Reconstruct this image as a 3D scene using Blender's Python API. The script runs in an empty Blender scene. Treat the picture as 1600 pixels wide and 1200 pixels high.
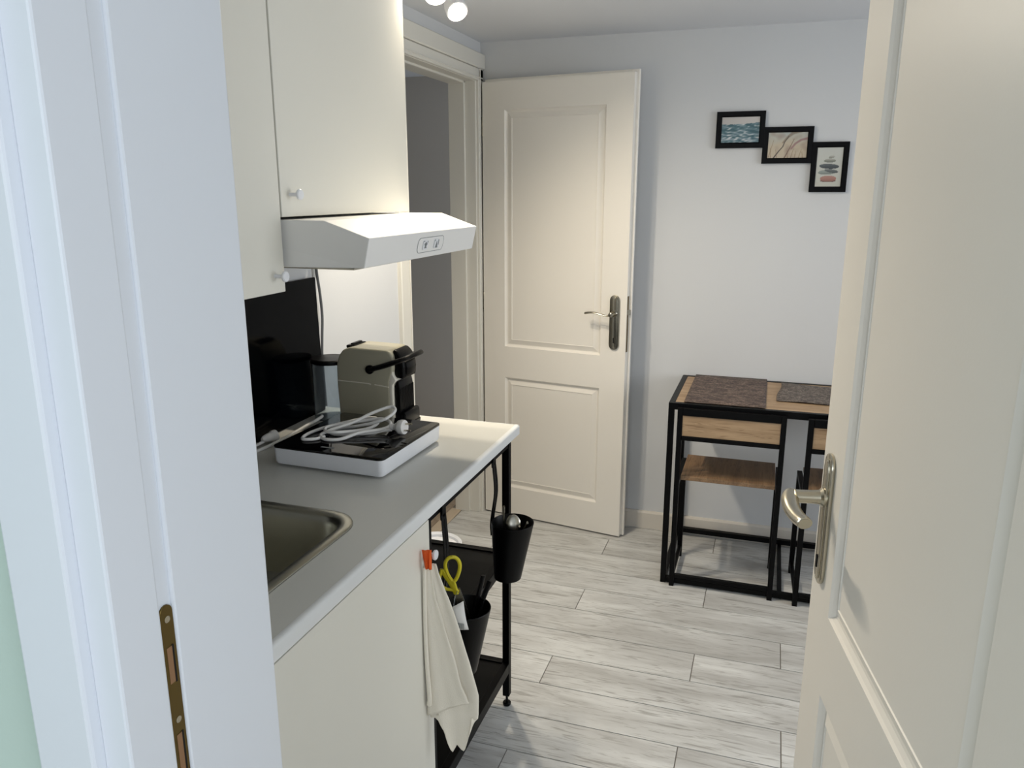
import bpy, bmesh, math, random
from mathutils import Vector, Matrix
PI = math.pi
random.seed(7)
C = bpy.context.scene.collection
sc = bpy.context.scene

# ---------------------------------------------------------------- camera, world, lights, exposure
cam_d = bpy.data.cameras.new('camera'); cam = bpy.data.objects.new('camera', cam_d); C.objects.link(cam)
cam.location = (0, 0, 1.53)
cam.rotation_euler = (math.radians(90-13.81), 0, math.radians(18.28))
cam_d.sensor_width = 36; cam_d.lens = 1223.2/1600*36; cam_d.clip_start = .02
sc.camera = cam
w = bpy.data.worlds.new('world'); sc.world = w; w.use_nodes = True
w.node_tree.nodes['Background'].inputs[0].default_value = (.85, .93, 1, 1)
w.node_tree.nodes['Background'].inputs[1].default_value = 1.0
vs = sc.view_settings
vs.view_transform = 'Standard'; vs.look = 'None'; vs.gamma = 1; vs.use_curve_mapping = False
vs.exposure = -0.04

def area(name, loc, rot, sx, sy, power, col):
    l = bpy.data.lights.new(name, 'AREA'); l.shape = 'RECTANGLE'; l.size = sx; l.size_y = sy
    l.energy = power; l.color = col
    o = bpy.data.objects.new(name, l); o.location = loc; o.rotation_euler = rot; C.objects.link(o); return o
# daylight through the kitchen window in the right wall, and through the hall window behind the camera
area('kitchen_window_daylight', (2.36, 2.1, 1.35), (0, math.radians(90), 0), 1.2, 1.4, 26, (.94, .97, 1))
area('hall_window_daylight', (1.36, -.75, 1.4), (0, math.radians(90), 0), 1.3, 1.3, 22, (.87, .93, 1))
area('hall_end_window_daylight', (-.3, -2.36, 1.4), (math.radians(90), 0, 0), 1.3, 1.3, 19, (.86, .93, 1))
def spot(name, loc, target, power, angle=120, size=.03):
    l = bpy.data.lights.new(name, 'SPOT'); l.energy = power; l.color = (1, .88, .70)
    l.spot_size = math.radians(angle); l.spot_blend = 1.0; l.shadow_soft_size = size
    o = bpy.data.objects.new(name, l); o.location = loc
    o.rotation_euler = (Vector(target)-Vector(loc)).to_track_quat('-Z', 'Y').to_euler(); C.objects.link(o); return o

# ---------------------------------------------------------------- materials
def lin(c):
    return tuple(((v/255)/12.92 if v/255 <= .04045 else ((v/255+.055)/1.055)**2.4) for v in c)+(1,)
def mat(name, col, rough=.5, metal=0, bump=0, scale=60, spec=.5, coat=0, var=0, trans=0, ior=1.45):
    m = bpy.data.materials.new(name); m.use_nodes = True
    nt = m.node_tree; b = nt.nodes['Principled BSDF']
    b.inputs['Base Color'].default_value = lin(col)
    b.inputs['Roughness'].default_value = rough; b.inputs['Metallic'].default_value = metal
    b.inputs['Specular IOR Level'].default_value = spec
    b.inputs['Coat Weight'].default_value = coat; b.inputs['Transmission Weight'].default_value = trans
    b.inputs['IOR'].default_value = ior
    tc = nt.nodes.new('ShaderNodeTexCoord')
    nz = nt.nodes.new('ShaderNodeTexNoise'); nz.inputs['Scale'].default_value = scale; nz.inputs['Detail'].default_value = 4
    nt.links.new(tc.outputs['Object'], nz.inputs['Vector'])
    if bump:
        bp = nt.nodes.new('ShaderNodeBump'); bp.inputs['Strength'].default_value = bump; bp.inputs['Distance'].default_value = .002
        nt.links.new(nz.outputs['Fac'], bp.inputs['Height']); nt.links.new(bp.outputs['Normal'], b.inputs['Normal'])
    if var:
        n2 = nt.nodes.new('ShaderNodeTexNoise'); n2.inputs['Scale'].default_value = 3
        nt.links.new(tc.outputs['Object'], n2.inputs['Vector'])
        mx = nt.nodes.new('ShaderNodeMixRGB'); mx.inputs[1].default_value = lin(col)
        mx.inputs[2].default_value = lin(tuple(v*(1-var) for v in col))
        nt.links.new(n2.outputs['Fac'], mx.inputs[0]); nt.links.new(mx.outputs[0], b.inputs['Base Color'])
    return m
def wood(name, c1, c2, c3, axis=0, rough=.45, rnd=True, fine=1.0, bump=.15, obj_var=0.0, patch=(26, 1.6)):
    """streaky grain running along the given axis; every object gets its own cut of the grain"""
    m = bpy.data.materials.new(name); m.use_nodes = True
    nt = m.node_tree; b = nt.nodes['Principled BSDF']; b.inputs['Roughness'].default_value = rough
    tc = nt.nodes.new('ShaderNodeTexCoord'); oi = nt.nodes.new('ShaderNodeObjectInfo')
    add = nt.nodes.new('ShaderNodeVectorMath'); add.operation = 'MULTIPLY_ADD'
    nt.links.new(tc.outputs['Object'], add.inputs[0]); add.inputs[1].default_value = (1, 1, 1)
    sc3 = nt.nodes.new('ShaderNodeVectorMath'); sc3.operation = 'SCALE'; sc3.inputs[0].default_value = (37, 53, 29)
    nt.links.new(oi.outputs['Random'], sc3.inputs['Scale'])
    if rnd: nt.links.new(sc3.outputs[0], add.inputs[2])
    s1 = [patch[0]*fine]*3; s1[axis] = patch[1]*fine
    mp = nt.nodes.new('ShaderNodeMapping'); mp.inputs['Scale'].default_value = s1
    nt.links.new(add.outputs[0], mp.inputs['Vector'])
    n1 = nt.nodes.new('ShaderNodeTexNoise'); n1.inputs['Scale'].default_value = 1; n1.inputs['Detail'].default_value = 6
    n1.inputs['Roughness'].default_value = .62; n1.inputs['Distortion'].default_value = .8
    nt.links.new(mp.outputs[0], n1.inputs['Vector'])
    s2 = [110*fine]*3; s2[axis] = 9*fine
    mp2 = nt.nodes.new('ShaderNodeMapping'); mp2.inputs['Scale'].default_value = s2
    nt.links.new(add.outputs[0], mp2.inputs['Vector'])
    n2 = nt.nodes.new('ShaderNodeTexNoise'); n2.inputs['Scale'].default_value = 1; n2.inputs['Detail'].default_value = 5
    n2.inputs['Distortion'].default_value = 1.5
    nt.links.new(mp2.outputs[0], n2.inputs['Vector'])
    r1 = nt.nodes.new('ShaderNodeValToRGB')
    r1.color_ramp.elements[0].position = .32; r1.color_ramp.elements[0].color = lin(c1)
    r1.color_ramp.elements[1].position = .66; r1.color_ramp.elements[1].color = lin(c2)
    nt.links.new(n1.outputs['Fac'], r1.inputs[0])
    r2 = nt.nodes.new('ShaderNodeValToRGB')
    r2.color_ramp.elements[0].position = .34; r2.color_ramp.elements[0].color = (1, 1, 1, 1)
    r2.color_ramp.elements[1].position = .46; r2.color_ramp.elements[1].color = (0, 0, 0, 1)
    nt.links.new(n2.outputs['Fac'], r2.inputs[0])
    mul = nt.nodes.new('ShaderNodeMath'); mul.operation = 'MULTIPLY'; mul.inputs[1].default_value = .6
    nt.links.new(r2.outputs[0], mul.inputs[0])
    mx = nt.nodes.new('ShaderNodeMixRGB'); nt.links.new(mul.outputs[0], mx.inputs[0])
    nt.links.new(r1.outputs[0], mx.inputs[1]); mx.inputs[2].default_value = lin(c3)
    out = mx
    if obj_var:
        hv = nt.nodes.new('ShaderNodeHueSaturation')
        mr = nt.nodes.new('ShaderNodeMapRange'); mr.inputs[3].default_value = 1-obj_var; mr.inputs[4].default_value = 1+obj_var
        nt.links.new(oi.outputs['Random'], mr.inputs[0]); nt.links.new(mr.outputs[0], hv.inputs['Value'])
        nt.links.new(mx.outputs[0], hv.inputs['Color']); out = hv
    nt.links.new(out.outputs[0], b.inputs['Base Color'])
    bp = nt.nodes.new('ShaderNodeBump'); bp.inputs['Strength'].default_value = bump; bp.inputs['Distance'].default_value = .001
    nt.links.new(n2.outputs['Fac'], bp.inputs['Height']); nt.links.new(bp.outputs['Normal'], b.inputs['Normal'])
    return m
def weave(name, c1, c2, sx, sy):
    """ribbed woven mat: rows of short strands, darker and lighter in streaks"""
    m = bpy.data.materials.new(name); m.use_nodes = True
    nt = m.node_tree; b = nt.nodes['Principled BSDF']; b.inputs['Roughness'].default_value = .7
    tc = nt.nodes.new('ShaderNodeTexCoord')
    def noise(scale, det, dist=0):
        mp = nt.nodes.new('ShaderNodeMapping'); mp.inputs['Scale'].default_value = scale
        nt.links.new(tc.outputs['Object'], mp.inputs['Vector'])
        n = nt.nodes.new('ShaderNodeTexNoise'); n.inputs['Scale'].default_value = 1; n.inputs['Detail'].default_value = det
        n.inputs['Distortion'].default_value = dist
        nt.links.new(mp.outputs[0], n.inputs['Vector']); return n
    n1 = noise((sx, sy, 1), 3, .6); n2 = noise((sx*5, sy*2.2, 1), 2)
    r = nt.nodes.new('ShaderNodeValToRGB'); r.color_ramp.elements[0].position = .38; r.color_ramp.elements[0].color = lin(c2)
    r.color_ramp.elements[1].position = .62; r.color_ramp.elements[1].color = lin(c1)
    nt.links.new(n1.outputs['Fac'], r.inputs[0])
    r2 = nt.nodes.new('ShaderNodeValToRGB'); r2.color_ramp.elements[0].position = .40; r2.color_ramp.elements[0].color = (.35, .33, .32, 1)
    r2.color_ramp.elements[1].position = .60; r2.color_ramp.elements[1].color = (1.0, 1.0, 1.0, 1)
    nt.links.new(n2.outputs['Fac'], r2.inputs[0])
    mx = nt.nodes.new('ShaderNodeMixRGB'); mx.blend_type = 'MULTIPLY'; mx.inputs[0].default_value = .9
    nt.links.new(r.outputs[0], mx.inputs[1]); nt.links.new(r2.outputs[0], mx.inputs[2])
    nt.links.new(mx.outputs[0], b.inputs['Base Color'])
    bp = nt.nodes.new('ShaderNodeBump'); bp.inputs['Strength'].default_value = .9; bp.inputs['Distance'].default_value = .002
    nt.links.new(n2.outputs['Fac'], bp.inputs['Height']); nt.links.new(bp.outputs['Normal'], b.inputs['Normal'])
    return m
def emis(name, col, st):
    m = bpy.data.materials.new(name); m.use_nodes = True
    b = m.node_tree.nodes['Principled BSDF']; b.inputs['Base Color'].default_value = col
    b.inputs['Emission Color'].default_value = col; b.inputs['Emission Strength'].default_value = st
    return m
def print_mat(name):
    m = bpy.data.materials.new(name); m.use_nodes = True
    nt = m.node_tree; b = nt.nodes['Principled BSDF']; b.inputs['Roughness'].default_value = .3
    a = nt.nodes.new('ShaderNodeVertexColor'); a.layer_name = 'ink'
    nt.links.new(a.outputs['Color'], b.inputs['Base Color']); return m

M = dict(
    wall=mat('wall_paint', (212, 214, 216), .85, bump=.08, scale=180),
    ceil=mat('ceiling_paint', (222, 225, 230), .9, bump=.06, scale=120),
    green=mat('mint_paint', (196, 214, 204), .8, bump=.08, scale=180),
    frame=mat('frame_paint', (226, 230, 236), .42, bump=.02, scale=90),
    dframe=mat('casing_paint', (222, 220, 212), .42, bump=.02, scale=90),
    door=mat('door_lacquer', (240, 236, 228), .38, bump=.05, scale=220),
    cab=mat('cabinet_foil', (226, 224, 214), .38, bump=.015, scale=120),
    white=mat('white_enamel', (228, 230, 234), .3),
    hoodm=mat('hood_enamel', (232, 232, 230), .3, bump=.01, scale=200),
    counter=mat('laminate_top', (212, 212, 206), .34, bump=.03, scale=300, var=.03),
    cedge=mat('laminate_edge', (226, 228, 228), .3),
    black=mat('black_steel', (2, 2, 3), .42, bump=.06, scale=300, spec=.16),
    blackp=mat('black_plastic', (3, 3, 4), .38, spec=.2),
    glass=mat('black_glass', (2, 2, 3), .03, spec=.38),
    panel=mat('black_gloss_panel', (1, 2, 4), .1, spec=.09),
    steel=mat('brushed_steel', (176, 172, 160), .27, 1, bump=.02, scale=120),
    sinkm=mat('sink_steel', (186, 184, 172), .3, 1, bump=.03, scale=300),
    nickel=mat('satin_nickel', (190, 184, 168), .26, 1),
    pewter=mat('dark_nickel', (150, 146, 134), .25, 1),
    brass=mat('antique_brass', (104, 86, 44), .35, .8),
    beige=mat('warm_grey_plastic', (176, 172, 152), .3, bump=.01),
    ivory=mat('ivory_plastic', (226, 222, 210), .3),
    cord=mat('white_cord', (232, 231, 228), .45),
    gcord=mat('grey_cord', (96, 98, 100), .45),
    clear=mat('clear_plastic', (214, 222, 228), .05, trans=.92, ior=1.3),
    orange=mat('orange_fabric', (226, 92, 28), .7, bump=.3, scale=400),
    yellow=mat('yellow_plastic', (205, 192, 38), .4),
    towel=mat('cotton_cloth', (240, 234, 220), .9, bump=.5, scale=500),
    base=mat('baseboard_paint', (216, 210, 200), .5),
    grout=mat('floor_joint', (128, 124, 118), .9),
    dark=mat('dark_recess', (8, 8, 8), .8),
    greyprint=mat('grey_print', (120, 126, 128), .5),
    stained=mat('frame_black', (2, 2, 4), .4, spec=.15),
    beyond=mat('hall_paint', (200, 194, 186), .85, bump=.05, scale=150),
)
M['plank'] = wood('whitewashed_plank', (176, 175, 172), (218, 219, 217), (132, 129, 124), 0, .36, obj_var=.03, fine=.8, patch=(11, 2.6))
M['oak'] = wood('oak_board', (142, 115, 85), (178, 151, 119), (108, 82, 56), 0, .5)
M['oakdark'] = wood('oak_seat', (106, 81, 57), (148, 119, 88), (80, 58, 38), 1, .42)
M['brownfloor'] = wood('brown_plank', (146, 130, 112), (176, 160, 140), (120, 102, 84), 1, .5)
M['tan'] = mat('tan_threshold', (196, 180, 158), .5, bump=.1)
M['mat1'] = weave('brown_weave', (126, 108, 98), (74, 60, 56), 26, 70)
M['mat2'] = weave('grey_brown_weave', (138, 128, 120), (84, 76, 72), 70, 80)
M['print'] = print_mat('photo_print')
M['bulb'] = emis('lamp_glow', (1, .93, .8, 1), 9)

# ---------------------------------------------------------------- helpers
def bm_(): return bmesh.new()
def box(b, x0, y0, z0, x1, y1, z1, bev=0, seg=1):
    b2 = bmesh.new(); bmesh.ops.create_cube(b2, size=1)
    for v in b2.verts:
        v.co = Vector(((x0+x1)/2+v.co.x*(x1-x0), (y0+y1)/2+v.co.y*(y1-y0), (z0+z1)/2+v.co.z*(z1-z0)))
    if bev: bmesh.ops.bevel(b2, geom=b2.edges[:], offset=bev, segments=seg, affect='EDGES', profile=.5)
    join(b, b2); return b
def join(b, b2, mtx=None):
    if mtx: bmesh.ops.transform(b2, matrix=mtx, verts=b2.verts)
    me = bpy.data.meshes.new('t'); b2.to_mesh(me); b2.free(); b.from_mesh(me); bpy.data.meshes.remove(me)
def prism(b, pts, axis, a, c, bev=0, seg=2):
    """extrude a 2-D outline along an axis (0 x, 1 y, 2 z) from a to c"""
    def P(p, t):
        return {0: (t, p[0], p[1]), 1: (p[0], t, p[1]), 2: (p[0], p[1], t)}[axis]
    b2 = bmesh.new()
    lo = [b2.verts.new(P(p, a)) for p in pts]; hi = [b2.verts.new(P(p, c)) for p in pts]
    b2.faces.new(lo); b2.faces.new(hi[::-1])
    n = len(pts)
    for i in range(n): b2.faces.new((lo[i], hi[i], hi[(i+1) % n], lo[(i+1) % n]))
    bmesh.ops.recalc_face_normals(b2, faces=b2.faces)
    if bev: bmesh.ops.bevel(b2, geom=b2.edges[:], offset=bev, segments=seg, affect='EDGES', profile=.5)
    join(b, b2); return b
def rrect(x0, y0, x1, y1, r, n=6):
    pts = []
    for cx, cy, a0 in ((x1-r, y1-r, 0), (x0+r, y1-r, 90), (x0+r, y0+r, 180), (x1-r, y0+r, 270)):
        for i in range(n+1):
            a = math.radians(a0+90*i/n); pts.append((cx+r*math.cos(a), cy+r*math.sin(a)))
    return pts
def lathe(b, prof, loc=(0, 0, 0), n=28, axis='z', caps=True, sy=1):
    b2 = bmesh.new(); rings = []
    for r, z in prof:
        rings.append([b2.verts.new((r*math.cos(2*PI*i/n), sy*r*math.sin(2*PI*i/n), z)) for i in range(n)])
    for a, c in zip(rings, rings[1:]):
        for i in range(n): b2.faces.new((a[i], a[(i+1) % n], c[(i+1) % n], c[i]))
    if caps: b2.faces.new(rings[0][::-1]); b2.faces.new(rings[-1])
    bmesh.ops.recalc_face_normals(b2, faces=b2.faces)
    m = Matrix.Identity(4)
    if axis == 'x': m = Matrix.Rotation(PI/2, 4, 'Y')
    if axis == '-x': m = Matrix.Rotation(-PI/2, 4, 'Y')
    if axis == 'y': m = Matrix.Rotation(-PI/2, 4, 'X')
    if axis == '-y': m = Matrix.Rotation(PI/2, 4, 'X')
    if isinstance(axis, Vector): m = axis.to_track_quat('Z', 'Y').to_matrix().to_4x4()
    join(b, b2, Matrix.Translation(loc) @ m); return b
def spline(pts, k=8):
    P = [Vector(p) for p in pts]; P = [2*P[0]-P[1]]+P+[2*P[-1]-P[-2]]; out = []
    for i in range(1, len(P)-2):
        for j in range(k):
            t = j/k; a, b_, c, d = P[i-1:i+3]
            out.append(.5*((2*b_)+(c-a)*t+(2*a-5*b_+4*c-d)*t*t+(3*b_-a-3*c+d)*t**3))
    out.append(P[-2]); return out
def tube(b, pts, r, n=8, k=8, smooth=True, flat=1, up=None):
    P = spline(pts, k) if smooth else [Vector(p) for p in pts]
    b2 = bmesh.new(); rings = []; ref = None
    for i, p in enumerate(P):
        t = (P[min(i+1, len(P)-1)]-P[max(i-1, 0)]).normalized()
        if ref is None:
            ref = up.copy() if up else (Vector((0, 0, 1)) if abs(t.z) < .9 else Vector((1, 0, 0)))
        u = (ref-t*ref.dot(t))
        if up: u = (up-t*up.dot(t))
        u.normalize(); v = t.cross(u); ref = u
        rr = r(i/(len(P)-1)) if callable(r) else r
        rings.append([b2.verts.new(p+u*rr*flat*math.cos(2*PI*j/n)+v*rr*math.sin(2*PI*j/n)) for j in range(n)])
    for a, c in zip(rings, rings[1:]):
        for j in range(n): b2.faces.new((a[j], a[(j+1) % n], c[(j+1) % n], c[j]))
    b2.faces.new(rings[0][::-1]); b2.faces.new(rings[-1])
    bmesh.ops.recalc_face_normals(b2, faces=b2.faces)
    join(b, b2); return b
def obj(name, b, m, parent=None, smooth=False, label=None, world=True):
    """one mesh object; with a parent the vertices (given in world space) are stored relative to the parent's base"""
    me = bpy.data.meshes.new(name)
    if parent is not None and world:
        off = base_of(parent); bmesh.ops.translate(b, verts=b.verts, vec=-off)
    b.to_mesh(me); b.free()
    if m is not None:
        for mm in (m if isinstance(m, (list, tuple)) else [m]): me.materials.append(mm)
    if smooth:
        for p in me.polygons: p.use_smooth = True
        try: me.set_sharp_from_angle(angle=math.radians(38))
        except Exception: pass
    o = bpy.data.objects.new(name, me); C.objects.link(o)
    if parent is not None: o.parent = parent
    if label: o['label'] = label
    return o
def base_of(o):
    v = Vector((0, 0, 0))
    while o is not None: v += o.location; o = o.parent
    return v
def thing(name, label, cat, loc=(0, 0, 0), rz=0, group=None):
    o = bpy.data.objects.new(name, None); C.objects.link(o); o.empty_display_size = .05
    o.location = loc; o.rotation_euler = (0, 0, rz); o['label'] = label; o['category'] = cat
    if group: o['group'] = group
    return o
def tag(o, label, cat, group=None):
    o['label'] = label; o['category'] = cat
    if group: o['group'] = group
    return o
def struct(name, b, m, label=None, parent=None, smooth=False):
    o = obj(name, b, m, parent, smooth); o['kind'] = 'structure'
    if label: o['label'] = label
    return o
def sroot(name, label=None, loc=(0, 0, 0), rz=0):
    o = bpy.data.objects.new(name, None); C.objects.link(o); o.location = loc; o.rotation_euler = (0, 0, rz)
    o['kind'] = 'structure'
    if label: o['label'] = label
    return o

WX, BY, CZ = -1.28, 3.435, 2.16       # left wall, back wall, ceiling

# ---------------------------------------------------------------- room shell
b = bm_(); box(b, -1.372, .55, -.06, 2.4, BY, -.0025); fl = struct('floor', b, M['grout'], 'kitchen floor of whitewashed grey wood planks')
# planks: rows .161 deep, joints stepping in a three-row cycle, as in the photograph
rowy = [1.803+.1608*k for k in range(-8, 11)]
jx = [-.153, .125, -.61]; L = 1.215
for k, y0 in zip(range(-8, 11), rowy):
    y1 = min(y0+.1608, BY); y0c = max(y0, .55)
    if y1-y0c < .02: continue
    off = jx[k % 3]; n0 = math.floor((-1.37-off)/L)
    x = off+n0*L
    while x < 2.4:
        xs_ = -1.37 if (y0 > 2.6 and y1 < 3.44) else WX-.02; a, c = max(x, xs_), min(x+L, 2.4); x += L
        if c-a < .02: continue
        g = .0011
        b = bm_(); bmesh.ops.create_cube(b, size=1)
        sx, sy, h = c-a-2*g, y1-y0c-2*g, .006
        for v in b.verts:
            top = v.co.z > 0
            v.co = Vector((v.co.x*(sx-(.0012 if top else 0)), v.co.y*(sy-(.0012 if top else 0)), 0 if top else -h))
        p = obj('plank', b, M['plank'], fl, world=False); p.location = ((a+c)/2, (y0c+y1)/2, random.uniform(-.0002, 0))
b = bm_(); box(b, -1.6, -2.4, -.06, 1.4, .55, 0); struct('floor_hall', b, M['brownfloor'], 'hall floor behind the camera')
b = bm_(); box(b, -2.5, 2.0, -.06, -1.40, 4.4, -.001)
fb = struct('floor_adjacent', b, M['grout'], 'brown floor of the room beyond the open doorway')
for i in range(12):
    y0 = 2.0+i*.2
    b = bm_(); box(b, -2.4, y0+.001, -.0015, -1.425, y0+.199, .0005); obj('plank', b, M['brownfloor'], fb)
b = bm_(); box(b, -1.424, 2.66, -.05, -1.371, 3.36, .004, .003); struct('trim_4', b, M['tan'], 'tan threshold strip under the doorway in the left wall')
b = bm_(); box(b, -3.2, -2.5, CZ, 2.6, 4.6, CZ+.1); struct('ceiling', b, M['ceil'], 'plain white ceiling')
b = bm_(); box(b, WX-.12, BY, 0, 2.5, BY+.1, CZ); struct('wall_back', b, M['wall'], 'pale grey painted end wall behind the table')
D0, D1, DZ = 2.645, 3.36, 2.0         # doorway in the left wall
b = bm_()
box(b, WX-.12, .66, 0, WX, D0, CZ); box(b, WX-.12, D1, 0, WX, BY, CZ); box(b, WX-.12, D0, DZ, WX, D1, CZ)
struct('wall_left', b, M['wall'], 'white wall behind the kitchenette with the doorway in it')
# right wall with the kitchen window
b = bm_()
box(b, 2.4, .5, 0, 2.5, 1.4, CZ); box(b, 2.4, 2.8, 0, 2.5, BY, CZ); box(b, 2.4, 1.4, 0, 2.5, 2.8, .75); box(b, 2.4, 1.4, 1.95, 2.5, 2.8, CZ)
struct('wall_right', b, M['wall'], 'right kitchen wall with a window')
b = bm_()
for y0, y1, z0, z1 in ((1.4, 2.8, .75, .8), (1.4, 2.8, 1.9, 1.95), (1.4, 1.45, .8, 1.9), (2.75, 2.8, .8, 1.9), (2.075, 2.125, .8, 1.9)):
    box(b, 2.42, y0, z0, 2.48, y1, z1, .004)
wn = struct('window_1', b, M['white'], 'white window frame in the right kitchen wall')
b = bm_(); box(b, 2.447, 1.45, .8, 2.453, 2.75, 1.9); obj('pane', b, M['clear'], wn)
# threshold wall between hall and kitchen; opening from x -.5 to .262
JX, HX = -.5, .262
b = bm_()
box(b, -1.6, .47, 0, JX-.04, .645, CZ); box(b, HX+.04, .47, 0, 2.5, .645, CZ); box(b, JX-.04, .47, 2.04, HX+.04, .645, CZ)
struct('wall_front', b, [M['wall']], 'wall between hall and kitchen around the near doorway')
b = bm_(); box(b, -1.6, .462, 0, JX-.085, .47, CZ); struct('wall_front_hall_side', b, M['green'], 'pale mint green painted hall wall left of the near doorway')
# hall
b = bm_(); box(b, -1.7, -2.4, 0, -1.6, .47, CZ); struct('wall_hall_left', b, M['green'])
b = bm_(); box(b, 1.4, -2.4, 0, 1.5, -1.4, CZ); box(b, 1.4, -.1, 0, 1.5, .47, CZ); box(b, 1.4, -1.4, 0, 1.5, -.1, .75); box(b, 1.4, -1.4, 2.05, 1.5, -.1, CZ)
struct('wall_hall_right', b, M['wall'])
b = bm_(); box(b, -1.7, -2.5, 0, -.95, -2.4, CZ); box(b, .35, -2.5, 0, 1.5, -2.4, CZ); box(b, -.95, -2.5, 0, .35, -2.4, .75); box(b, -.95, -2.5, 2.05, .35, -2.4, CZ)
struct('wall_hall_end', b, M['wall'])
# room beyond the doorway in the left wall
b = bm_(); box(b, -2.5, 2.0, 0, -2.4, 4.4, CZ); struct('wall_adjacent_left', b, M['beyond'])
b = bm_(); box(b, -2.5, 4.3, 0, WX-.12, 4.4, CZ); struct('wall_adjacent_back', b, M['beyond'])
b = bm_(); box(b, -2.5, 1.9, 0, WX-.12, 2.0, CZ); struct('wall_adjacent_front', b, M['beyond'])
# baseboards
b = bm_(); prism(b, [(BY-.012, 0), (BY, 0), (BY, .083), (BY-.007, .083), (BY-.012, .074)], 0, WX+.01, 2.4)
struct('baseboard_back', b, M['base'], 'pale baseboard along the end wall')
b = bm_(); box(b, WX, 2.06, 0, WX+.012, D0-.09, .083, .003); struct('baseboard_left', b, M['base'])
b = bm_(); box(b, 2.388, .66, 0, 2.4, BY-.02, .083, .003); struct('baseboard_right', b, M['base'])

# door frame in the left wall: jambs, head, casing with a quirk, boxed header above
t = sroot('trim_1', 'white door frame and casing of the doorway in the left wall', (WX, (D0+D1)/2, 0))
b = bm_(); box(b, WX-.12, D1-.002, 0, WX+.004, D1+.03, DZ+.02, .002); box(b, WX-.12, D1-.014, 0, WX-.045, D1-.0005, DZ-.0, .002)
obj('jamb', b, M['dframe'], t)
b = bm_(); box(b, WX-.12, D0-.03, 0, WX+.004, D0+.002, DZ+.02, .002); box(b, WX-.12, D0+.0005, 0, WX-.045, D0+.014, DZ, .002)
obj('jamb', b, M['dframe'], t)
b = bm_(); box(b, WX-.12, D0, DZ-.014, WX-.045, D1, DZ+.001, .002); box(b, WX-.12, D0, DZ-.006, WX+.0035, D1, DZ+.03, .001)
obj('head_jamb', b, M['dframe'], t)
def casing(y0, y1, z0, z1, vert, inner):
    b = bm_()
    if vert:
        a, c = (y0, y1)
        prof = [(WX, a), (WX+.014, a), (WX+.017, a+.004), (WX+.017, c-.004), (WX+.014, c), (WX, c)]
        prism(b, prof, 2, z0, z1)
        s = a+.012 if inner > 0 else c-.012
        box(b, WX+.016, s-.003, z0, WX+.021, s+.003, z1, .002)
    else:
        box(b, WX, y0, z0, WX+.017, y1, z1, .003); box(b, WX+.016, y0, z0+.009, WX+.021, y1, z0+.015, .002)
    return b
obj('casing', casing(D0-.085, D0-.004, 0, 2.045, True, -1), M['dframe'], t)
obj('casing', casing(D1+.006, BY-.013, 0, 2.045, True, 1), M['dframe'], t)
obj('head_casing', casing(D0-.085, BY-.013, 1.996, 2.045, False, 0), M['dframe'], t)
b = bm_(); box(b, WX, D0-.1, 2.046, WX+.024, BY-.004, 2.108, .004); struct('trim_2', b, M['dframe'], 'boxed white ledge above the doorway in the left wall')

# near door frame on the left: casing, stop, strike strip, long white jamb board
t = sroot('trim_3', 'white door frame at the left edge of the view', (JX, .56, 0))
b = bm_(); box(b, JX-.095, .44, 0, JX-.03, .4618, 2.1, .003, 2); obj('casing', b, M['frame'], t)
b = bm_(); box(b, JX-.0305, .452, 0, JX, .504, 2.04, .0025, 2); box(b, JX-.0395, .462, 0, JX-.030, .503, 2.04); obj('stop', b, M['frame'], t)
b = bm_(); box(b, JX-.0395, .504, 0, JX-.004, .521, 2.04); obj('strike_strip', b, M['frame'], t)
b = bm_(); box(b, JX-.0395, .521, 0, JX, .66, 2.04, .0025, 2); obj('jamb', b, M['frame'], t)
b = bm_(); box(b, JX, .50, 2.0, HX, .66, 2.04, .002); obj('head_jamb', b, M['frame'], t)
b = bm_(); box(b, HX, .50, 0, HX+.0395, .645, 2.04, .002); obj('jamb', b, M['frame'], t)
b = bm_(); box(b, JX-.11, .646, 0, JX-.04, .66, 2.1, .002); obj('casing', b, M['frame'], t)
# strike plate in the strip
sp = sroot('trim_5', 'dark brass strike plate let into the left door frame', (JX, .512, 1.05))
pts = [(.5045, .90), (.5205, .90)]+[(.5125+.008*math.cos(a), 1.156+.008*math.sin(a)) for a in [PI*i/8 for i in range(9)]]
b = bm_(); prism(b, pts, 0, JX-.004, JX-.0018, .0004, 1); obj('plate', b, M['brass'], sp)
for z0, z1 in ((1.085, 1.122), (.985, 1.03)):
    b = bm_(); box(b, JX-.002, .508, z0, JX-.0014, .5145, z1); obj('latch_hole', b, mat('worn_copper', (140, 104, 72), .5), sp)
    b = bm_(); box(b, JX-.0015, .5145, z0-.001, JX-.0011, .5165, z1+.001); obj('hole_shadow_gap', b, M['dark'], sp)
for z in (1.150, 1.045):
    b = bm_(); lathe(b, [(.0034, 0), (.0034, .0006), (.0022, .001), (.0004, .0006)], (JX-.0018, .5125, z), 14, 'x'); obj('screw', b, M['nickel'], sp, True)

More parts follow.
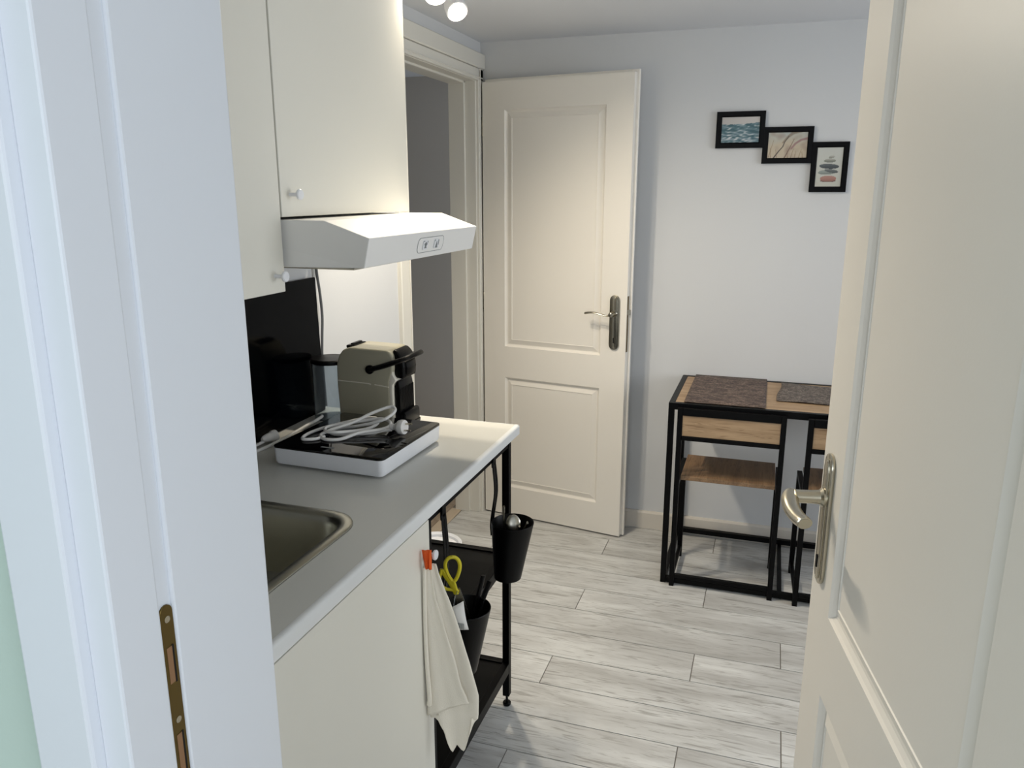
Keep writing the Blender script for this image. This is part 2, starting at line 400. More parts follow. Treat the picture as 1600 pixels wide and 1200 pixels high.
# ---------------------------------------------------------------- doors
def door_leaf_bm(W, H, T, panels, prof):
    """leaf body in local space: x 0..W from the hinge, y 0 (moulded face, looks to -y) .. T, z .008..H, moulded fields pressed into the -y face"""
    b = bmesh.new(); z0 = .008
    xs = [0, panels[0][0], panels[0][1], W]; zs = [z0]
    for p in panels: zs += [p[2], p[3]]
    zs.append(H)
    V = {}
    def v(x, y, z):
        k = (round(x, 5), round(y, 5), round(z, 5))
        if k not in V: V[k] = b.verts.new((x, y, z))
        return V[k]
    def q(*c): b.faces.new([v(*p) for p in c])
    for i in range(3):
        for j in range(len(zs)-1):
            if i == 1 and j % 2 == 1: continue
            q((xs[i], 0, zs[j]), (xs[i+1], 0, zs[j]), (xs[i+1], 0, zs[j+1]), (xs[i], 0, zs[j+1]))
    for (a, c, e, f) in panels:
        last = (0, 0)
        for d, h in prof:
            o = [(a+last[0], last[1], e+last[0]), (c-last[0], last[1], e+last[0]), (c-last[0], last[1], f-last[0]), (a+last[0], last[1], f-last[0])]
            n = [(a+d, h, e+d), (c-d, h, e+d), (c-d, h, f-d), (a+d, h, f-d)]
            for k in range(4): q(o[k], o[(k+1) % 4], n[(k+1) % 4], n[k])
            last = (d, h)
        q(*n)
    # back and edges
    for j in range(len(zs)-1):
        q((0, 0, zs[j]), (0, 0, zs[j+1]), (0, T, zs[j+1]), (0, T, zs[j])); q((W, 0, zs[j]), (W, T, zs[j]), (W, T, zs[j+1]), (W, 0, zs[j+1]))
        for i in range(3): q((xs[i], T, zs[j]), (xs[i], T, zs[j+1]), (xs[i+1], T, zs[j+1]), (xs[i+1], T, zs[j]))
    for i in range(3):
        q((xs[i], 0, z0), (xs[i], T, z0), (xs[i+1], T, z0), (xs[i+1], 0, z0)); q((xs[i], 0, H), (xs[i+1], 0, H), (xs[i+1], T, H), (xs[i], T, H))
    bmesh.ops.recalc_face_normals(b, faces=b.faces)
    return b
PROF = [(.0025, .0050), (.0075, .0100), (.0115, .0115), (.0140, .0110), (.0340, .0035), (.0352, .0055), (.0368, .0056)]
def make_door(name, label, loc, rz, W, mirror, hmat, lever):
    r = sroot(name, label, loc, rz)
    pan = [(.108, W-.115, .150, .690), (.108, W-.115, .836, 1.872)]
    b = door_leaf_bm(W, 1.990, .026, pan, PROF)
    def flip(b):
        if mirror:
            for v in b.verts: v.co.x = -v.co.x
            bmesh.ops.reverse_faces(b, faces=b.faces)
        return b
    obj('leaf', flip(b), M['door'], r, world=False)
    b = bm_(); box(b, .0, .026, .006, W+.012, .040, 2.003, .0015); obj('rebate_lip', flip(b), M['door'], r, world=False)
    # lock edge: face plate and latch
    b = bm_(); box(b, W, .006, .86, W+.0012, .022, 1.10); obj('lock_face', flip(b), M['brass'], r, world=False)
    b = bm_(); prism(b, [(W, .009), (W+.012, .015), (W+.012, .019), (W, .019)], 2, 1.02, 1.043); obj('latch', flip(b), M['nickel'], r, world=False)
    # hinges on the hinge edge
    for z in (.22, 1.0, 1.77):
        b = bm_(); lathe(b, [(.0065, 0), (.0065, .028), (.0058, .029), (.0065, .030), (.0065, .075), (.004, .079)], (-.007, .012, z), 12)
        obj('hinge', flip(b), M['pewter'], r, True, world=False)
    # handle plate
    hx = W-.052; hz0, hz1 = .868, 1.104; hw = .0225
    pl = [(hx+hw*math.cos(a), hz1-hw+hw*math.sin(a)) for a in [PI*i/12 for i in range(13)]]+[(hx-hw*math.cos(a), hz0+hw-hw*math.sin(a)) for a in [PI*i/12 for i in range(13)]]
    b = bm_(); prism(b, pl, 1, -.007, 0, .0022, 2)
    pl2 = [(hx+(p[0]-hx)*.62, (hz0+hz1)/2+(p[1]-(hz0+hz1)/2)*.93) for p in pl]
    prism(b, pl2, 1, -.0095, -.0065, .0012, 2)
    plate = obj('handle_plate', flip(b), hmat, r, True, world=False)
    b = bm_(); lathe(b, [(.0032, 0), (.0032, .003)], (hx, -.0085, .918), 12, '-y'); box(b, hx-.0022, -.0112, .898, hx+.0022, -.0085, .917)
    obj('keyhole', flip(b), M['dark'], plate, world=False)
    for z in (hz0+.012, hz1-.012):
        b = bm_(); lathe(b, [(.0035, 0), (.003, .0015)], (hx, -.0085, z), 12, '-y'); obj('screw', flip(b), M['nickel'], plate, True, world=False)
    b = bm_(); lever(b, hx, 1.026)
    obj('lever', flip(b), hmat, r, True, world=False)
    return r
def lever_wave(b, x, z):
    lathe(b, [(.0145, .006), (.0145, .010), (.011, .013), (.0085, .02), (.0085, .045)], (x, 0, z), 20, '-y')
    tube(b, [(x+.004, -.045, z+.001), (x-.018, -.049, z-.006), (x-.045, -.050, z-.002), (x-.075, -.050, z+.004), (x-.098, -.048, z+.003), (x-.118, -.047, z-.001)],
         lambda s: .0082-.0022*math.sin(PI*min(1, s*1.2)), 12, 6, True, .62, Vector((0, 0, 1)))
    lathe(b, [(.0098, 0), (.0098, .012), (.004, .016)], (x, -.044, z), 16, '-y')
def lever_fat(b, x, z):
    lathe(b, [(.017, .006), (.017, .012), (.0125, .016), (.0115, .026), (.0115, .056)], (x, 0, z), 24, '-y')
    tube(b, [(x+.012, -.056, z-.001), (x+.002, -.062, z-.002), (x-.018, -.067, z-.005), (x-.045, -.068, z-.008), (x-.075, -.066, z-.008), (x-.096, -.063, z-.006), (x-.104, -.062, z-.006)],
         lambda s: .0155-.003*s if .04 < s < .97 else .0105, 16, 6, True, .78, Vector((0, 0, 1)))
make_door('door_1', 'open cream panel door lying against the end wall', (-1.253, 3.381, 0), math.atan2(3.275-3.381, -.568+1.253), .690, False, M['pewter'], lever_wave)
# near door: hinge at (.253,.682) leaf edge at (.111,1.40); moulded face looks left
e = Vector((.111, 1.40)); d = Vector((-.187, .982)).normalized(); h = e-d*.735
r2 = make_door('door_2', 'near white panel door standing open at the right edge of the view', (h.x, h.y, 0), math.atan2(d.y, d.x)-PI, .735, True, M['nickel'], lever_fat)

# ---------------------------------------------------------------- kitchenette
XF, CY0, CY1, CT = -.650, .805, 2.036, .885       # counter front, near end, far end, top
def ring_bm(outer, inner, z0, z1):
    """plate with a hole: outer and inner outlines with the same number of points"""
    b = bmesh.new(); n = len(outer)
    R = [[b.verts.new((p[0], p[1], z)) for p in q] for q, z in ((outer, z1), (inner, z1), (inner, z0), (outer, z0))]
    for a, c in ((0, 1), (1, 2), (2, 3), (3, 0)):
        for i in range(n): b.faces.new((R[a][i], R[a][(i+1) % n], R[c][(i+1) % n], R[c][i]))
    bmesh.ops.recalc_face_normals(b, faces=b.faces); return b
SX0, SX1, SY0, SY1 = -1.17, -.748, .90, 1.322
wt = thing('worktop', 'long grey laminate worktop with a white rounded front edge', 'worktop', (-.96, 1.42, .855))
nseg = 6
inn = rrect(SX0+.018, SY0+.018, SX1-.018, SY1-.018, .055, nseg)
out = []
for p in inn:       # project the hole's points onto the slab outline
    cx, cy = (SX0+SX1)/2, (SY0+SY1)/2; dx, dy = p[0]-cx, p[1]-cy
    x0, x1, y0, y1 = WX+.002, XF-.014, CY0, CY1-.003
    t = min([(x1-cx)/dx if dx > 1e-6 else 9, (x0-cx)/dx if dx < -1e-6 else 9, (y1-cy)/dy if dy > 1e-6 else 9, (y0-cy)/dy if dy < -1e-6 else 9])
    out.append((cx+dx*t, cy+dy*t))
# slab: hole ring up to y = 1.5, then a plain piece to the far end
def slab():
    b = bmesh.new(); ys = 1.45
    out2 = []
    for p in inn:
        cx, cy = (SX0+SX1)/2, (SY0+SY1)/2; dx, dy = p[0]-cx, p[1]-cy
        x0, x1, y0, y1 = WX+.002, XF-.012, CY0, ys
        sx_ = 1 if dx > 0 else -1; sy_ = 1 if dy > 0 else -1
        out2.append([cx+dx, cy+dy])
    n = len(inn); k = nseg+1
    cor = [(XF-.012, ys), (WX+.002, ys), (WX+.002, CY0), (XF-.012, CY0)]
    for z, flip in ((CT, 0), (.856, 1)):
        vi = [b.verts.new((p[0], p[1], z)) for p in inn]; vc = [b.verts.new((c[0], c[1], z)) for c in cor]
        for c in range(4):
            for i in range(nseg): b.faces.new((vi[c*k+i], vi[c*k+i+1], vc[c]))
            b.faces.new((vi[c*k+nseg], vi[(c*k+k) % n], vc[(c+1) % 4], vc[c]))
        vf = [b.verts.new(p) for p in ((XF-.012, CY1-.004, z), (WX+.002, CY1-.004, z))]
        b.faces.new((vc[0], vc[1], vf[1], vf[0]))
        if not flip: top = (vi, vc, vf)
        else: bot = (vi, vc, vf)
    for i in range(n): b.faces.new((top[0][i], top[0][(i+1) % n], bot[0][(i+1) % n], bot[0][i]))
    loopt = [top[1][0], top[2][0], top[2][1], top[1][1], top[1][2], top[1][3]]
    loopb = [bot[1][0], bot[2][0], bot[2][1], bot[1][1], bot[1][2], bot[1][3]]
    for i in range(6): b.faces.new((loopt[i], loopt[(i+1) % 6], loopb[(i+1) % 6], loopb[i]))
    bmesh.ops.recalc_face_normals(b, faces=b.faces); return b
obj('board', slab(), M['counter'], wt)
ep = [(XF-.0125, .8555), (XF-.003, .8555), (XF, .8585), (XF, .879), (XF-.0015, .883), (XF-.005, .8852), (XF-.010, .8855), (XF-.0125, .8852)]
b = bm_(); prism(b, ep, 1, CY0, CY1); obj('front_edge', b, M['cedge'], wt, True, 'white rounded front edge')
b = bm_(); prism(b, [(CY1-.0045, .8555), (CY1-.001, .8555), (CY1, .858), (CY1, .8835), (CY1-.0015, .8853), (CY1-.0045, .8853)], 0, WX+.002, XF-.002)
obj('end_edge', b, M['cedge'], wt, True)

# sink: rolled steel rim, bowl with drain
sk = thing('inset_sink', 'stainless steel inset sink with rounded corner in the worktop', 'sink', (-.96, 1.11, .885))
def loops(spec):
    b = bmesh.new(); prev = None
    for ins, z, r in spec:
        L_ = [b.verts.new((p[0], p[1], z)) for p in rrect(SX0+ins, SY0+ins, SX1-ins, SY1-ins, r, 8)]
        if prev:
            for i in range(len(L_)): b.faces.new((prev[i], prev[(i+1) % len(L_)], L_[(i+1) % len(L_)], L_[i]))
        prev = L_
    b.faces.new(prev)
    bmesh.ops.recalc_face_normals(b, faces=b.faces); return b
b = loops([(0, .8856, .078), (.001, .888, .077), (.005, .8895, .075), (.020, .8895, .064), (.024, .888, .062), (.028, .882, .060), (.032, .868, .058), (.044, .75, .05), (.06, .735, .04), (.15, .732, .03)])
o = obj('bowl', b, M['sinkm'], sk, True)
mo = o.modifiers.new('thick', 'SOLIDIFY'); mo.thickness = .0008; mo.offset = -1
b = bm_(); lathe(b, [(.040, .732), (.040, .7345), (.034, .7345), (.030, .7325), (.004, .7322)], (-.96, 1.11, 0), 24); obj('drain', b, M['steel'], sk, True)
b = bm_(); lathe(b, [(.036, .60), (.036, .731)], (-.96, 1.11, 0), 20); lathe(b, [(.02, .5), (.02, .6)], (-.96, 1.11, 0), 16); obj('waste_pipe', b, M['white'], sk, True)

# base cabinet under the sink
KX = -.6555
bc = thing('base_cabinet', 'white base cabinet under the sink with one flat door', 'cabinet', (-.96, 1.12, 0))
b = bm_()
for x0, y0, z0, x1, y1, z1 in ((WX+.02, .82, .08, KX-.020, .836, .854), (WX+.02, 1.404, .08, KX-.020, 1.42, .854), (WX+.02, .836, .08, KX-.020, 1.404, .096), (WX+.02, .836, .096, WX+.03, 1.404, .854)):
    box(b, x0, y0, z0, x1, y1, z1, .001)
obj('body', b, M['cab'], bc)
b = bm_(); box(b, KX-.018, .822, .085, KX, 1.419, .850, .0015, 2); cd = obj('door', b, M['cab'], bc)
def knob(loc, axis='x', m=None, parent=None, ln=.026):
    b = bm_(); lathe(b, [(.0045, 0), (.0038, .004), (.0042, ln-.008), (.0105, ln-.005), (.0112, ln-.001), (.0095, ln+.001), (.001, ln+.0015)], loc, 20, axis)
    return obj('knob', b, M['white'], parent, True)
knob((KX, 1.395, .783), 'x', None, cd)
b = bm_(); box(b, WX+.05, .83, 0, KX-.06, 1.41, .079, .001); obj('plinth', b, M['cab'], bc)

# open black frame unit beside it
ru = thing('open_frame_unit', 'black steel open shelf frame under the far end of the worktop', 'shelf unit', (-.95, 1.73, 0))
LX, LY, RY0 = -.674, 1.990, 1.438
def post(x, y, z0=.035, z1=.852):
    b = bm_(); box(b, x-.0105, y-.0105, z0, x+.0105, y+.0105, z1, .0015, 2)
    p = obj('post', b, M['black'], ru)
    b = bm_(); lathe(b, [(.004, .008), (.004, .036)], (x, y, 0), 10); lathe(b, [(.011, 0), (.0125, .003), (.0125, .009), (.010, .0115)], (x, y, 0), 18)
    obj('adjustable_foot', b, M['blackp'], p, True)
for x in (LX, -1.25):
    for y in (LY, RY0): post(x, y)
for zt, hh in ((.508, .03), (.148, .032)):
    b = bm_(); box(b, -1.24, RY0+.012, zt-.006, LX-.012, LY-.012, zt-.003)
    s = obj('shelf', b, M['black'], ru)
    for a in ((LX-.0105, RY0+.011, LX+.0105, LY-.011), (-1.2605, RY0+.011, -1.2395, LY-.011)):
        b = bm_(); box(b, a[0], a[1], zt-hh, a[2], a[3], zt+.002, .0015, 2); obj('rail', b, M['black'], s)
    for a in ((-1.239, LY-.0105, LX-.0115, LY+.0105), (-1.239, RY0-.0105, LX-.0115, RY0+.0105)):
        b = bm_(); box(b, a[0], a[1], zt-hh, a[2], a[3], zt+.002, .0015, 2); obj('rail', b, M['black'], s)
for y in (LY, RY0):
    b = bm_(); box(b, -1.239, y-.009, .832, LX-.0115, y+.009, .852, .0015, 2); obj('rail', b, M['black'], ru)
b = bm_(); box(b, LX-.009, RY0+.0115, .832, LX+.009, LY-.0115, .852, .0015, 2); obj('hanging_rail', b, M['black'], ru)

# hanging cups with long straps
def cup(name, label, cx, cy, zr, zh, ln):
    t = thing(name, label, 'container', (cx, cy, zr-.165), 0, None)
    b = bm_()
    n = 32; R = []
    b2 = bmesh.new()
    for f, z, r in ((0, 0, .031), (0, .003, .0365), (1, .165, .0575), (1, .1665, .0565), (1, .165, .0553), (0, .006, .035), (0, .005, .01)):
        s = z/.165; ox = -.014*(1-s)
        R.append([b2.verts.new((cx+ox+r*math.cos(2*PI*i/n), cy+r*math.sin(2*PI*i/n), zr-.165+z)) for i in range(n)])
    for a, c in zip(R, R[1:]):
        for i in range(n): b2.faces.new((a[i], a[(i+1) % n], c[(i+1) % n], c[i]))
    b2.faces.new(R[0][::-1]); b2.faces.new(R[-1]); bmesh.ops.recalc_face_normals(b2, faces=b2.faces); join(b, b2)
    obj('body', b, M['blackp'], t, True)
    # strap: two thin legs from the rim up and over the rail
    b = bm_(); x0 = cx-.0565
    for s in (-1, 1):
        tube(b, [(x0, cy+s*.0080, zr-.04), (x0-.001, cy+s*.0080, zr), (LX+.0155+.004, cy+s*.0078, (zr+zh)/2), (LX+.0155, cy+s*.0072, zh-.015), (LX+.0135, cy+s*.005, zh)], .0068, 10, 5, True, .35, Vector((1, 0, 0)))
    box(b, LX+.0107, cy-.012, zh-.012, LX+.0165, cy+.012, zh+.004, .002)
    prism(b, [(LX+.0107, zh-.004), (LX+.0165, zh-.004), (LX+.0165, .8548), (LX-.0145, .8548), (LX-.0145, .838), (LX-.0105, .838), (LX-.0105, .8525), (LX+.0107, .8525)], 1, cy-.010, cy+.010)
    obj('hook_strap', b, M['blackp'], t, True)
    return t
cup('hanging_cup', 'far black tapered cup hanging under the worktop, filled with cutlery', -.608, 1.845, .672, .834, 0)
cup('hanging_cup', 'near black tapered cup hanging beside the towel, holding the yellow scissors', -.6085, 1.506, .604, .826, 0)
# cutlery in the far cup
def utensil(name, label, cat, pts, r, bowl=None, m='steel'):
    t = thing(name, label, cat, pts[0])
    b = bm_(); tube(b, pts, r, 8, 5, True, .45, Vector((1, .3, 0)).normalized()); obj('handle', b, M[m], t, True)
    if bowl:
        b = bm_(); c, rx, rz, ax = bowl
        b2 = bmesh.new(); bmesh.ops.create_uvsphere(b2, u_segments=18, v_segments=10, radius=1)
        mt = Matrix.Translation(c) @ ax.to_track_quat('Y', 'Z').to_matrix().to_4x4() @ Matrix.Diagonal((rx, .006, rz, 1))
        join(b, b2, mt); obj('bowl', b, M[m], t, True)
    return t
CX, CYc, ZB = -.622, 1.845, .514
utensil('spoon', 'steel spoon standing tallest against the left rim of the far black cup', 'spoon', [(CX-.006, CYc+.008, ZB+.004), (CX-.006, CYc+.004, .62), (CX-.010, CYc+.000, .67), (CX-.009, CYc-.004, .716)], lambda s: .0050+.0016*s)
utensil('spoon', 'round-bowled steel spoon in the middle of the far black cup', 'spoon', [(CX, CYc-.01, ZB+.004), (CX+.006, CYc-.006, .60), (CX+.014, CYc-.002, .645)], .003, (Vector((CX+.016, CYc, .668)), .020, .025, Vector((.35, -1, .35))))
utensil('fork', 'dark steel fork lying against the right rim of the far black cup', 'fork', [(CX+.002, CYc+.012, ZB+.004), (CX+.030, CYc+.010, .62), (CX+.054, CYc+.006, .674)], lambda s: .0032+.0035*s, None, 'pewter')
utensil('knife', 'steel table knife leaning between the spoon and fork in the far black cup', 'knife', [(CX+.008, CYc-.014, ZB+.004), (CX+.02, CYc-.012, .60), (CX+.038, CYc-.014, .670)], lambda s: .004+.002*s, None, 'pewter')
# scissors and a tagged black tool in the near cup
st = thing('scissors', 'yellow-handled scissors sticking out of the near black cup beside the towel', 'scissors', (-.615, 1.52, .47))
def bow(c, w, hgt, ang, th):
    """loop handle: racetrack ring in the plane facing the camera"""
    P = []; ca, sa = math.cos(ang), math.sin(ang)
    for i in range(22):
        a = 2*PI*i/22; u = w*math.sin(a)*(1-.38*math.cos(a-PI)) ; v_ = hgt*math.cos(a)
        u, v_ = u*ca-v_*sa, u*sa+v_*ca
        P.append(c+Vector((.92*u, .38*u, v_)))
    return P+[P[0]]
b = bm_(); tube(b, bow(Vector((-.634, 1.493, .702)), .0155, .030, .05, .004), .0044, 8, 3)
tube(b, [(-.636, 1.492, .674), (-.632, 1.494, .660), (-.628, 1.496, .640)], lambda s: .0075-.001*s, 8, 4, True, .6, Vector((0, 1, 0)))
obj('handle', b, M['yellow'], st, True)
b = bm_(); tube(b, [(-.657, 1.483, .703), (-.652, 1.486, .690), (-.640, 1.491, .670), (-.628, 1.496, .645)], lambda s: .0042+.004*s, 8, 5, True, .6, Vector((0, 1, 0)))
tube(b, [(-.657, 1.483, .703), (-.662, 1.481, .675), (-.652, 1.485, .656), (-.632, 1.494, .650)], .0038, 8, 5); obj('handle', b, M['yellow'], st, True)
b = bm_(); prism(b, [(-.636, .652), (-.620, .650), (-.604, .56), (-.598, .50), (-.608, .50)], 1, 1.500, 1.5025); prism(b, [(-.634, .650), (-.622, .652), (-.590, .56), (-.585, .505), (-.598, .53)], 1, 1.5028, 1.5048)
obj('blade', b, M['steel'], st)
kn = thing('kitchen_knife', 'black-handled tool leaning in the near black cup toward the far cup', 'kitchen tool', (-.60, 1.54, .47))
b = bm_(); tube(b, [(-.612, 1.524, .47), (-.602, 1.540, .57), (-.588, 1.566, .658)], lambda s: .009 if s > .3 else .004, 10, 5, True, .6, Vector((1, 0, 0))); obj('handle', b, M['black'], kn, True)
b = bm_(); tube(b, [(-.578, 1.535, .615), (-.568, 1.555, .652)], .006, 8, 5); tube(b, [(-.596, 1.520, .53), (-.578, 1.545, .61)], .003, 8, 3); obj('hook', b, M['black'], kn, True)
tg = thing('price_tag', 'white paper tag with a barcode hanging from the near black cup', 'tag', (-.60, 1.418, .60))
b = bm_(); P = [(-.611, 1.418, .650), (-.579, 1.4195, .672), (-.568, 1.4195, .605), (-.604, 1.418, .602)]
b2 = bmesh.new(); n = 6; g = []
for i in range(n+1):
    s = i/n; a = Vector(P[0]).lerp(Vector(P[3]), s); c = Vector(P[1]).lerp(Vector(P[2]), s); bow_ = .004*math.sin(PI*s)
    g.append([b2.verts.new(a.lerp(c, j/4)+Vector((0, -bow_-.003*math.sin(PI*j/4), 0))) for j in range(5)])
for i in range(n):
    for j in range(4): b2.faces.new((g[i][j], g[i][j+1], g[i+1][j+1], g[i+1][j]))
join(b, b2); o = obj('paper', b, M['cord'], tg, True); mo = o.modifiers.new('t', 'SOLIDIFY'); mo.thickness = .0006
b = bm_()
for i in range(9):
    x = -.5975+i*.0026; box(b, x, 1.4110, .608, x+(.0011 if i % 3 else .0016), 1.4114, .622)
obj('barcode', b, M['greyprint'], tg)
b = bm_(); tube(b, [(-.603, 1.4185, .650), (-.608, 1.44, .662), (-.622, 1.488, .652)], .0011, 6, 5); obj('string', b, M['clear'], tg, True)

# towel hanging from the knob
tw = thing('tea_towel', 'cream cotton tea towel hanging from the base cabinet knob by an orange loop', 'towel', (-.62, 1.41, .30))
rows = [(.765, -.648, -.630), (.735, -.650, -.622), (.686, -.650, -.606), (.609, -.650, -.584), (.528, -.649, -.563), (.447, -.650, -.547), (.40, -.651, -.546), (.375, -.645, -.548), (.345, -.636, -.553), (.325, -.630, -.558)]
def cloth(rows, y0, slope, fold, nx, seed, hem):
    b = bmesh.new(); g = []; rnd = random.Random(seed); ph = rnd.random()*6
    NR = (len(rows)-1)*6
    for i in range(NR+1):
        s = i/6; k = min(int(s), len(rows)-2); f = s-k
        z, a, c = [rows[k][q]*(1-f)+rows[k+1][q]*f for q in range(3)]
        row = []; T = i/NR
        for j in range(nx+1):
            u = j/nx; x = a+(c-a)*u
            y = y0+slope*(x-a)+fold*(.35+T)*(math.sin(u*9+ph+T*1.5)*.6+math.sin(u*17+ph*2-T*3)*.3)
            x += .0012*math.sin(T*23+ph)*(1 if u in (0, 1) else 0)
            zz = z-(hem(u) if hem else 0)*max(0, (T-.72)/.28)
            row.append(b.verts.new((x, y, zz)))
        g.append(row)
    for i in range(NR):
        for j in range(nx): b.faces.new((g[i][j], g[i][j+1], g[i+1][j+1], g[i+1][j]))
    return b
hem1 = lambda u: [.0, -.002, .028, .022, .004, .022, .020, -.035, -.05][min(8, int(u*8))]
def hemf(u):
    t = [-.085, -.05, -.012, .022, .004, .012, .018, -.015, -.07]; s = u*8; k = min(7, int(s)); return t[k]*(1-s+k)+t[k+1]*(s-k)
b = cloth(rows, 1.386, .34, .0045, 26, 3, hemf)
o = obj('cloth', b, M['towel'], tw, True); mo = o.modifiers.new('t', 'SOLIDIFY'); mo.thickness = .0016
rows2 = [(.760, -.649, -.636), (.686, -.651, -.628), (.609, -.651, -.608), (.528, -.651, -.588), (.447, -.651, -.571), (.40, -.652, -.562)]
def hem2(u):
    return -.035*u-.0
b = cloth(rows2, 1.378, .30, .003, 16, 8, hem2)
o = obj('folded_layer', b, M['towel'], tw, True); mo = o.modifiers.new('t', 'SOLIDIFY'); mo.thickness = .0016
b = bm_(); tube(b, [(-.648, 1.375, .762), (-.6495, 1.374, .70), (-.6495, 1.373, .60), (-.648, 1.374, .52), (-.645, 1.375, .45), (-.647, 1.376, .43)], lambda s: .0038+.0022*s, 8, 6); obj('rolled_hem', b, M['towel'], tw, True)
b = bm_(); b2 = bmesh.new(); g = []
for i in range(7):
    s = i/6; z = .802-.042*s; wd = .0115-.0035*s; row = []
    for j in range(9):
        u = j/8*2-1; row.append(b2.verts.new((-.6425+wd*u+.002*s, 1.3755+.004*math.sin(u*6)*(.4+s*.6)+.003*(1-s)*0, z+.002*u*(1-s))))
    g.append(row)
for i in range(6):
    for j in range(8): b2.faces.new((g[i][j], g[i][j+1], g[i+1][j+1], g[i+1][j]))
join(b, b2); o = obj('hanging_loop', b, M['orange'], tw, True, 'bright orange loop'); mo = o.modifiers.new('t', 'SOLIDIFY'); mo.thickness = .0025

# white round bin behind the frame unit
wb = thing('round_bin', 'white round bin on the floor behind the black shelf frame', 'bin', (-1.08, 2.385, 0))
b = bm_(); lathe(b, [(.07, 0), (.075, .002), (.089, .280), (.094, .296), (.097, .300), (.094, .302), (.087, .294), (.072, .008), (.01, .006)], (-1.08, 2.385, 0), 40); obj('body', b, M['white'], wb, True)
b = bm_(); lathe(b, [(.086, .272), (.086, .284), (.084, .286), (.02, .292), (.002, .292)], (-1.08, 2.385, 0), 36); obj('lid', b, M['white'], wb, True)

# wall cabinets
UX = -.962
def wall_cab(label, y0, y1, z0, z1, ky, kz):
    t = thing('wall_cabinet', label, 'cabinet', (-1.12, (y0+y1)/2, z0))
    b = bm_(); box(b, WX+.002, y0+.0005, z0, UX-.020, y1-.0005, z1, .001); obj('body', b, M['cab'], t)
    b = bm_(); box(b, UX-.018, y0+.0015, z0+.001, UX, y1-.0015, z1-.001, .0018, 2); dd = obj('door', b, M['cab'], t)
    knob((UX, ky, kz), 'x', None, dd); return t
wall_cab('taller cream wall cabinet at the left, its bottom lower than the extractor hood', .80, 1.4065, 1.326, 2.07, 1.372, 1.362)
wall_cab('cream wall cabinet directly above the white extractor hood', 1.409, 2.009, 1.478, 2.07, 1.443, 1.524)
# extractor hood
hd = thing('extractor_hood', 'white slanted extractor hood under the wall cabinet', 'extractor hood', (-1.02, 1.71, 1.36))
H0, H1 = 1.4115, 2.020
pr = [(WX+.003, 1.372), (-.782, 1.379), (-.768, 1.439), (-.868, 1.4735), (WX+.003, 1.4735)]
b = bmesh.new(); rows_ = []
for y, k in ((H0, 0), (H1, 0)):
    rows_.append([b.verts.new((p[0], y+(.006 if (y == H0 and i in (1, 2)) else -.0 if y == H0 else 0), p[1])) for i, p in enumerate(pr)])
b.faces.new(rows_[0]); b.faces.new(rows_[1][::-1])
for i in range(5): b.faces.new((rows_[0][i], rows_[1][i], rows_[1][(i+1) % 5], rows_[0][(i+1) % 5]))
bmesh.ops.recalc_face_normals(b, faces=b.faces)
bmesh.ops.bevel(b, geom=b.edges[:], offset=.0018, segments=2, affect='EDGES', profile=.5)
obj('body', b, M['hoodm'], hd)
b = bm_(); box(b, WX+.06, 1.46, 1.3700, -.83, 1.97, 1.3735); obj('filter', b, M['steel'], hd)
# control panel on the tilted front face
nrm = Vector((.06, 0, -.014)).normalized(); upv = Vector((.014, 0, .06)).normalized()
def onface(y, s, off): return Vector((-.782, y, 1.379))+upv*s+nrm*off
def face_prism(pts, o0, o1, bev=0):
    b = bmesh.new(); lo = [b.verts.new(onface(p[0], p[1], o0)) for p in pts]; hi = [b.verts.new(onface(p[0], p[1], o1)) for p in pts]
    b.faces.new(lo); b.faces.new(hi[::-1]); n = len(pts)
    for i in range(n): b.faces.new((lo[i], hi[i], hi[(i+1) % n], lo[(i+1) % n]))
    bmesh.ops.recalc_face_normals(b, faces=b.faces); return b
cp = obj('control_panel', face_prism(rrect(1.655, .013, 1.803, .049, .013, 6), -.0005, .0012), M['hoodm'], hd, False)
def arc_rim():
    o = rrect(1.655, .013, 1.803, .049, .013, 6); i_ = rrect(1.6562, .0142, 1.8018, .0478, .012, 6)
    b = bmesh.new(); n = len(o)
    A = [b.verts.new(onface(p[0], p[1], .0014)) for p in o]; B_ = [b.verts.new(onface(p[0], p[1], .0014)) for p in i_]
    A2 = [b.verts.new(onface(p[0], p[1], .0010)) for p in o]; B2 = [b.verts.new(onface(p[0], p[1], .0010)) for p in i_]
    for k in range(n):
        q = (k+1) % n; b.faces.new((A[k], A[q], B_[q], B_[k])); b.faces.new((A2[k], A2[q], A[q], A[k])); b.faces.new((B_[k], B_[q], B2[q], B2[k]))
    bmesh.ops.recalc_face_normals(b, faces=b.faces); return b
obj('panel_rim', arc_rim(), M['greyprint'], cp)
for yc in (1.693, 1.757):
    obj('slide_switch', face_prism(rrect(yc-.012, .020, yc+.014, .042, .004, 4), .001, .0035), M['white'], cp)
# printed pictograms: lamp and fan with their level ticks
def glyph(name, outs):
    b = bm_()
    for pts in outs: join(b, face_prism(pts, .0034, .0041))
    obj(name, b, M['greyprint'], cp)
glyph('lamp_pictogram', [[(1.688, .024), (1.700, .024), (1.697, .029), (1.702, .034), (1.694, .039), (1.686, .034), (1.691, .029)]])
glyph('fan_pictogram', [[(1.750, .0215), (1.757, .038), (1.764, .0215)]])
for pts in ([(1.7025, .036), (1.7055, .039), (1.704, .041), (1.701, .038)], [(1.683, .0395), (1.6855, .0395), (1.6855, .042), (1.683, .042)], [(1.7655, .028), (1.7685, .028), (1.7685, .041), (1.7655, .041)], [(1.744, .0385), (1.7475, .042), (1.7475, .0385)]):
    glyph('level_tick', [pts])

